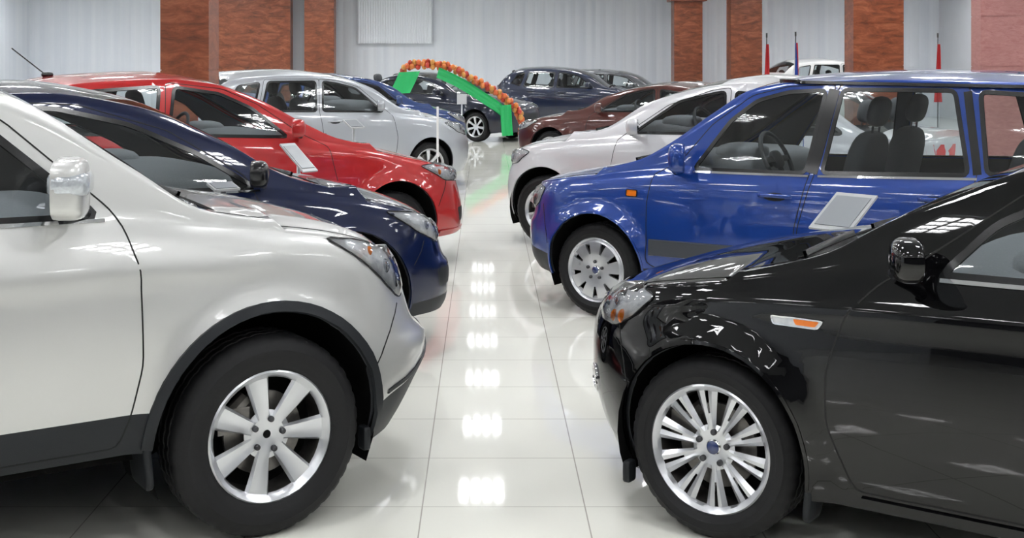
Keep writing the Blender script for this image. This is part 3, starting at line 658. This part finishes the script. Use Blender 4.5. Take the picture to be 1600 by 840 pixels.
build_car(sedan(1.57,cowl=-.50,lo=False,step=.07,nv=16,Lf=.52,archr=.385,archz=.35,wr=.325,nose=[(.18,.60),(.3,.66),(.5,.68),(.62,.67),(.75,.62)],dash=(-1.05,1.0),lamp=[(-.45,.86),(-.3,.89),(-.1,.84),(-.04,.76),(-.12,.72),(-.33,.75)],bulbs=[(-.14,.79,.04,BULB)]),P_WHT,'silver white sedan parked beside the blue hatchback',(.55,11.75),36,1)
build_car(sedan(1.38,cowl=-.45),P_MAR,'dark maroon coupe with low roof parked near the aisle',(1.0,19.6),36,1)
build_car(hatch(1.48),P_LBL,'steel blue hatchback parked behind the silver one',(-.8,21.0),33,-1)
build_car(sedan(1.42),P_BLK,'dark blue sedan under a balloon garland and green ribbon',(-.2,26.6),-32,-1)
build_car(hatch(1.50,suv=True,W=.9,L=3.1),P_DBL,'dark blue wagon parked by the back wall',(3.3,31.5),-12,-1)
build_car(hatch(1.42),P_GRY,'grey hatchback parked beside the dark blue wagon',(4.75,33.9),-12,-1)
build_car(hatch(1.70,suv=True,W=.9),P_WH2,'white sport utility vehicle parked by the back wall',(10.6,32.5),8,-1)
# ------------------------------------------------------------------ room
def struct(name,vs,fs,m):
    o=new_obj(name,mk_mesh(name,vs,fs,m,False)); o['kind']='structure'; return o
X0,X1,Y0,Y1,ZC=-13.5,13.5,-7,38,4.0
def N(nt,t,**k):
    n=nt.nodes.new(t)
    for a,b in k.items(): setattr(n,a,b)
    return n
def floor_mat():
    m=bpy.data.materials.new('floor_tiles');m.use_nodes=True;nt=m.node_tree;b=nt.nodes['Principled BSDF']
    g=N(nt,'ShaderNodeNewGeometry');sp=N(nt,'ShaderNodeSeparateXYZ');nt.links.new(g.outputs['Position'],sp.inputs[0])
    outs=[]
    for ax,off,per in((0,.239+62.5,.625),(1,-5.52+60,.6)):
        a=N(nt,'ShaderNodeMath',operation='ADD');a.inputs[1].default_value=off
        d=N(nt,'ShaderNodeMath',operation='DIVIDE');d.inputs[1].default_value=per
        f=N(nt,'ShaderNodeMath',operation='FRACT');s=N(nt,'ShaderNodeMath',operation='SUBTRACT');s.inputs[1].default_value=.5
        ab=N(nt,'ShaderNodeMath',operation='ABSOLUTE');gt=N(nt,'ShaderNodeMath',operation='GREATER_THAN');gt.inputs[1].default_value=.5-.0026/per
        nt.links.new(sp.outputs[ax],a.inputs[0]);nt.links.new(a.outputs[0],d.inputs[0]);nt.links.new(d.outputs[0],f.inputs[0]);nt.links.new(f.outputs[0],s.inputs[0]);nt.links.new(s.outputs[0],ab.inputs[0]);nt.links.new(ab.outputs[0],gt.inputs[0]);outs.append(gt)
    mx=N(nt,'ShaderNodeMath',operation='MAXIMUM');nt.links.new(outs[0].outputs[0],mx.inputs[0]);nt.links.new(outs[1].outputs[0],mx.inputs[1])
    no=N(nt,'ShaderNodeTexNoise');no.inputs['Scale'].default_value=1.2;nt.links.new(g.outputs['Position'],no.inputs['Vector'])
    c1=N(nt,'ShaderNodeMix',data_type='RGBA');c1.inputs[6].default_value=(.76,.755,.69,1);c1.inputs[7].default_value=(.82,.815,.75,1);nt.links.new(no.outputs['Fac'],c1.inputs[0])
    c=N(nt,'ShaderNodeMix',data_type='RGBA');c.inputs[7].default_value=(.42,.40,.36,1);nt.links.new(c1.outputs[2],c.inputs[6]);nt.links.new(mx.outputs[0],c.inputs[0]);nt.links.new(c.outputs[2],b.inputs['Base Color'])
    b.inputs['Roughness'].default_value=.045;b.inputs['IOR'].default_value=1.45
    return m
struct('floor',[(X0,Y0,0),(X1,Y0,0),(X1,Y1,0),(X0,Y1,0)],[(0,1,2,3)],floor_mat())
struct('ceiling',[(X0,Y0,ZC),(X1,Y0,ZC),(X1,Y1,ZC),(X0,Y1,ZC)],[(3,2,1,0)],mat('ceiling_grey',(.42,.43,.45),.8,noise=(3,.04,0)))
def curtain_mat():
    m=bpy.data.materials.new('vertical_panels');m.use_nodes=True;nt=m.node_tree;b=nt.nodes['Principled BSDF']
    g=N(nt,'ShaderNodeNewGeometry');w=N(nt,'ShaderNodeTexNoise');w.inputs['Scale'].default_value=2.6;w.inputs['Detail'].default_value=5
    mp=N(nt,'ShaderNodeMapping');mp.inputs['Scale'].default_value=(1.8,1.8,.03);nt.links.new(g.outputs['Position'],mp.inputs[0]);nt.links.new(mp.outputs[0],w.inputs[0])
    c=N(nt,'ShaderNodeMix',data_type='RGBA');c.inputs[6].default_value=(.70,.75,.84,1);c.inputs[7].default_value=(.92,.95,.99,1);nt.links.new(w.outputs['Fac'],c.inputs[0]);nt.links.new(c.outputs[2],b.inputs['Base Color'])
    b.inputs['Roughness'].default_value=.7;return m
CM=curtain_mat();WM=mat('wall_paint',(.66,.68,.72),.7,noise=(2,.05,0));WD=mat('wall_dark',(.07,.073,.08),.7,noise=(2,.1,0))
vs=[];fs=[];n=360
for i in range(n+1):
    x=X0+(X1-X0)*i/n;y=Y1-.012*abs(math.sin(i*math.pi/4)); vs+=[(x,y,0),(x,y,ZC)]
for i in range(n): fs.append((2*i,2*i+1,2*i+3,2*i+2))
struct('wall_back',vs,fs,CM)
struct('wall_left',[(X0,Y0,0),(X0,Y1,0),(X0,Y1,ZC),(X0,Y0,ZC)],[(0,1,2,3)],CM)
struct('wall_right',[(X1,Y0,0),(X1,Y1,0),(X1,Y1,ZC),(X1,Y0,ZC)],[(3,2,1,0)],WM)
struct('wall_front',[(X0,Y0,0),(X1,Y0,0),(X1,Y0,ZC),(X0,Y0,ZC)],[(3,2,1,0)],WD)
vs=[];fs=[];n=60
for i in range(n+1):
    x=-3.75+2.2*i/n;y=37.82-.015*(i%2); vs+=[(x,y,2.18),(x,y,ZC)]
for i in range(n): fs.append((2*i,2*i+1,2*i+3,2*i+2))
bl=new_obj('window_blind',mk_mesh('window_blind',vs,fs,mat('blind_white',(.84,.88,.94),.6),False));tag(bl,'pale vertical slatted blind hanging against the wall','blind')
def marble(name,c1,c2,c3,sc=2.6):
    m=bpy.data.materials.new(name);m.use_nodes=True;nt=m.node_tree;b=nt.nodes['Principled BSDF']
    g=N(nt,'ShaderNodeNewGeometry');no=N(nt,'ShaderNodeTexNoise');no.inputs['Scale'].default_value=sc;no.inputs['Detail'].default_value=10;no.inputs['Roughness'].default_value=.72;no.inputs['Distortion'].default_value=.8
    mp=N(nt,'ShaderNodeMapping');mp.inputs['Scale'].default_value=(1,1,3.2);nt.links.new(g.outputs['Position'],mp.inputs[0]);nt.links.new(mp.outputs[0],no.inputs['Vector'])
    r=N(nt,'ShaderNodeValToRGB');r.color_ramp.elements[0].position=.32;r.color_ramp.elements[0].color=(*c1,1);r.color_ramp.elements[1].position=.70;r.color_ramp.elements[1].color=(*c3,1);e=r.color_ramp.elements.new(.5);e.color=(*c2,1)
    nt.links.new(no.outputs['Fac'],r.inputs[0]);nt.links.new(r.outputs[0],b.inputs['Base Color']);b.inputs['Roughness'].default_value=.35;return m
MB=marble('brown_marble',(.075,.020,.009),(.19,.050,.020),(.33,.115,.055));MP=marble('pink_granite',(.27,.10,.095),(.33,.145,.135),(.39,.19,.175),8)
def column(X,Y,w,d,m,label,cap=False):
    z=0;parts=[]
    while z<ZC-.01:
        h=min(.8,ZC-z);parts.append(boxv(w,d,h-.008,(0,0,z+h/2)));z+=h
    parts.append(boxv(w-.02,d-.02,ZC-.01,(0,0,ZC/2)))
    if cap: parts.append(boxv(w+.22,d+.22,.2,(0,0,3.45)))
    V,F_,M=join(parts);o=new_obj('column',mk_mesh('column',V,F_,m,False),None,(X,Y,0));tag(o,label,'column');return o
BC='square column clad in reddish brown marble'
column(-3.22,14.0,.52,.52,MB,BC)
column(-6.72,36.8,2.35,.5,MB,'wide brown marble wall pier beside white curtain')
column(-4.72,36.8,.85,.5,MB,BC)
column(5.75,36.4,.80,.6,MB,BC,True)
column(7.0,34.5,.84,.6,MB,BC)
column(7.45,24.5,.95,.6,MB,BC)
column(8.72,20.5,1.7,.4,MP,'wide pier clad in pinkish granite')
# ceiling lights
def lightmat():
    m=bpy.data.materials.new('troffer_glow');m.use_nodes=True;nt=m.node_tree;nt.nodes.clear();o=N(nt,'ShaderNodeOutputMaterial');e=N(nt,'ShaderNodeEmission');e.inputs[0].default_value=(.98,.99,1,1);e.inputs[1].default_value=66
    nt.links.new(e.outputs[0],o.inputs[0]);return m
LM=lightmat();LF=mat('lamp_frame_white',(.8,.8,.8),.4)
V=[(-.28,-.28,.0),(.28,-.28,.0),(.28,.28,.0),(-.28,.28,.0)];F_=[(3,2,1,0)];M=[0]
for (sx,sy,x,y) in((.64,.03,0,.305),(.64,.03,0,-.305),(.03,.64,.305,0),(.03,.64,-.305,0),(.045,.58,-.15,0),(.045,.58,0,0),(.045,.58,.15,0),(.58,.012,0,-.14),(.58,.06,0,0),(.58,.012,0,.14)):
    v,f=boxv(sx,sy,.03,(x,y,-.017)); o=len(V);V+=v;F_+=[tuple(a+o for a in q) for q in f];M+=[1]*6
LME=mk_mesh('ceiling_light',V,F_,[LM,LF],False,M)
y=16.9-3*7
while y<37:
    for i in range(-5,6):
        o=new_obj('ceiling_light',LME,None,(-.04+2.45*i,y,ZC-.01));tag(o,'square recessed fluorescent ceiling light','ceiling light','ceiling lights in rows')
    y+=3
# ------------------------------------------------------------------ props
BG=mat('board_grey',(.22,.235,.25),.35);WH=mat('board_white',(.40,.41,.42),.4)
def board(X,Y,z,w,h,rz,tilt,label):
    base=new_obj('info_stand',None,None,(X,Y,0),(0,0,rz));tag(base,label,'sign stand')
    V,F_,M=join([blobv((.24,.24,.03),6,20,6,(0,0,.015)),tubev([(0,0,.02),(0,0,z-.02)],.014)])
    new_obj('stand_post',mk_mesh('stand_post',V,F_,ALLOY),base)
    p=new_obj('board',mk_mesh('board',*boxv(w,h,.012),WH,False),base,(0,0,z),(tilt,0,0))
    new_obj('board_face',mk_mesh('board_face',*boxv(w*.84,h*.8,.004,(0,0,.008)),BG,False),p)
board(1.92,6.85,.90,.25,.32,R(-48),R(32),'tilted grey information board on a metal post')
board(-1.30,8.95,1.03,.13,.32,R(46),R(34),'tilted grey information board on a metal post')
board(-1.33,6.52,1.07,.14,.10,R(38),R(16),'small tilted information board on a post')
board(-1.45,14.2,1.0,.18,.20,R(38),R(25),'tilted grey information board on a metal post')
def vstand(X,Y,z,w,h,r=.012):
    base=new_obj('sign_stand',None,None,(X,Y,0));tag(base,'slim white vertical sign on a stand','sign stand')
    new_obj('stand_base',mk_mesh('stand_base',*blobv((.22,.22,.03),6,20,6,(0,0,.015)),ALLOY),base)
    new_obj('stand_post',mk_mesh('stand_post',*tubev([(0,0,.02),(0,0,z)],r),ALLOY),base)
    new_obj('sign_panel',mk_mesh('sign_panel',*boxv(w,.012,h,(0,-.012,z-h/2)),mat('sign_white',(.75,.75,.75),.4),False),base)
vstand(-.56,15.3,1.15,.026,.6,.007)
vstand(-.40,22.6,1.1,.17,.18)
def flag(X,Y,zt,cols,label):
    base=new_obj('flag',None,None,(X,Y,0));tag(base,label,'flag')
    new_obj('flag_pole',mk_mesh('flag_pole',*join([tubev([(0,0,.02),(0,0,zt-.1)],.013),tubev([(0,0,zt-.1),(0,0,zt-.06),(0,0,zt)],.02),blobv((.3,.3,.04),6,20,6,(0,0,.02))])[:2],DARKM),base)
    vs=[];fs=[];fm=[];nn=12;k=len(cols)
    for j in range(13):
        t=j/12
        for i in range(nn+1):
            u=i/nn; wd=.05+.15*t**.8; vs.append((wd*(u-.5)+.015*math.sin(u*9+t*3),.03*math.sin(u*14+t)-.045,zt-.25-t*1.3))
    for j in range(12):
        for i in range(nn): fs.append((j*(nn+1)+i,j*(nn+1)+i+1,(j+1)*(nn+1)+i+1,(j+1)*(nn+1)+i));fm.append(min(k-1,int(i/nn*k)))
    new_obj('flag_cloth',mk_mesh('flag_cloth',vs,fs,[mat('cloth_%s'%c[0],c[1],.8) for c in cols],True,fm),base)
RD=('red',(.42,.02,.025));BL=('blue',(.02,.06,.30));WT=('white',(.8,.8,.82))
flag(6.35,28.8,2.3,[RD],'furled red flag on a dark pole')
flag(7.0,28.8,2.33,[WT,BL,RD],'furled white blue and red flag on a pole')
flag(10.2,28.8,2.3,[RD],'furled red flag on a dark pole')
sp=new_obj('loudspeaker',mk_mesh('loudspeaker',*join([boxv(.35,.25,.42,(0,0,0)),tubev([(0,0,.2),(0,0,1.02)],.02)])[:2],BLK,False),None,(8.35,19.9,2.97));tag(sp,'black loudspeaker hanging from a ceiling rod','speaker')
# balloon garland
gb=new_obj('balloon_garland',None,None,(0,0,0));tag(gb,'orange and red balloon garland over the dark blue sedan','balloon garland')
uv=[(628,114),(636,103),(664,100),(698,104),(740,124),(790,154),(808,172),(814,190),(816,221.5)]
path=[((u-757)*.0128,25.6,1.72-(v-92)*.0128) for u,v in uv]
pc=[pchip([(i,p[k]) for i,p in enumerate(path)]) for k in range(3)]
bms=[mk_mesh('balloon',*blobv((.105,.105,.12),2,12,8),mat('balloon_%d'%i,c,.3,0,.3)) for i,c in enumerate([(.55,.10,.02),(.60,.17,.03),(.38,.025,.01),(.55,.24,.05)])]
cum=[];L=0;pp=None
for i in range(401):
    t=i/400*8;c=Vector([f(t) for f in pc])
    if pp: L+=(c-pp).length
    cum.append((L,t));pp=c
nb=33
for i in range(nb):
    tgt=L*i/(nb-1);t=min(cum,key=lambda q:abs(q[0]-tgt))[1]
    c=Vector([f(t) for f in pc])
    for j in range(3):
        a=j*2.09+i*.6; o=new_obj('balloon',bms[(i+j*2)%4],gb,(c.x+.03*math.sin(a*1.3),c.y+.055*math.cos(a),max(.06,c.z+.055*math.sin(a))))
        o['label']='round shiny balloon'
gr=mat('green_satin',(.02,.45,.13),.45)
def cloth(pts,wx,wz,name='green_ribbon'):
    vs=[];fs=[];n=24
    P=[pchip([(i,p[k]) for i,p in enumerate(pts)]) for k in range(3)];L=len(pts)-1
    for i in range(n+1):
        t=i/n*L;c=[f(t) for f in P]
        for j in range(9):
            u=j/8-.5; vs.append((c[0]+u*wx,c[1]+.03*math.sin(j*2.2),c[2]+u*wz))
    for i in range(n):
        for j in range(8): fs.append((i*9+j,i*9+j+1,i*9+j+10,i*9+j+9))
    new_obj(name,mk_mesh(name,vs,fs,gr),gb)
def q(u,v,Y=25.5): return ((u-757)*Y/2000,Y,1.72-(v-92)*Y/2000)
cloth([q(684,113),q(716,128),q(750,149),q(780,169),q(794,182)],0.05,.21)
cloth([q(640,112),q(634,126),q(624,146)],.42,.02)
cloth([q(790,164,25.45),q(791,185,25.45),q(793,212,25.45)],.22,.02)
# camera
cam=bpy.data.cameras.new('camera');co=bpy.data.objects.new('camera',cam);COL.objects.link(co);scn.camera=co
co.location=(0,0,1.72);co.rotation_euler=(R(90),0,0);cam.sensor_width=36;cam.lens=45;cam.shift_x=(800-757)/1600;cam.shift_y=-(420-92)/1600;cam.clip_start=.05;cam.clip_end=200
w=bpy.data.worlds.new('world');scn.world=w;w.use_nodes=True;w.node_tree.nodes['Background'].inputs[0].default_value=(.8,.85,1,1);w.node_tree.nodes['Background'].inputs[1].default_value=.4
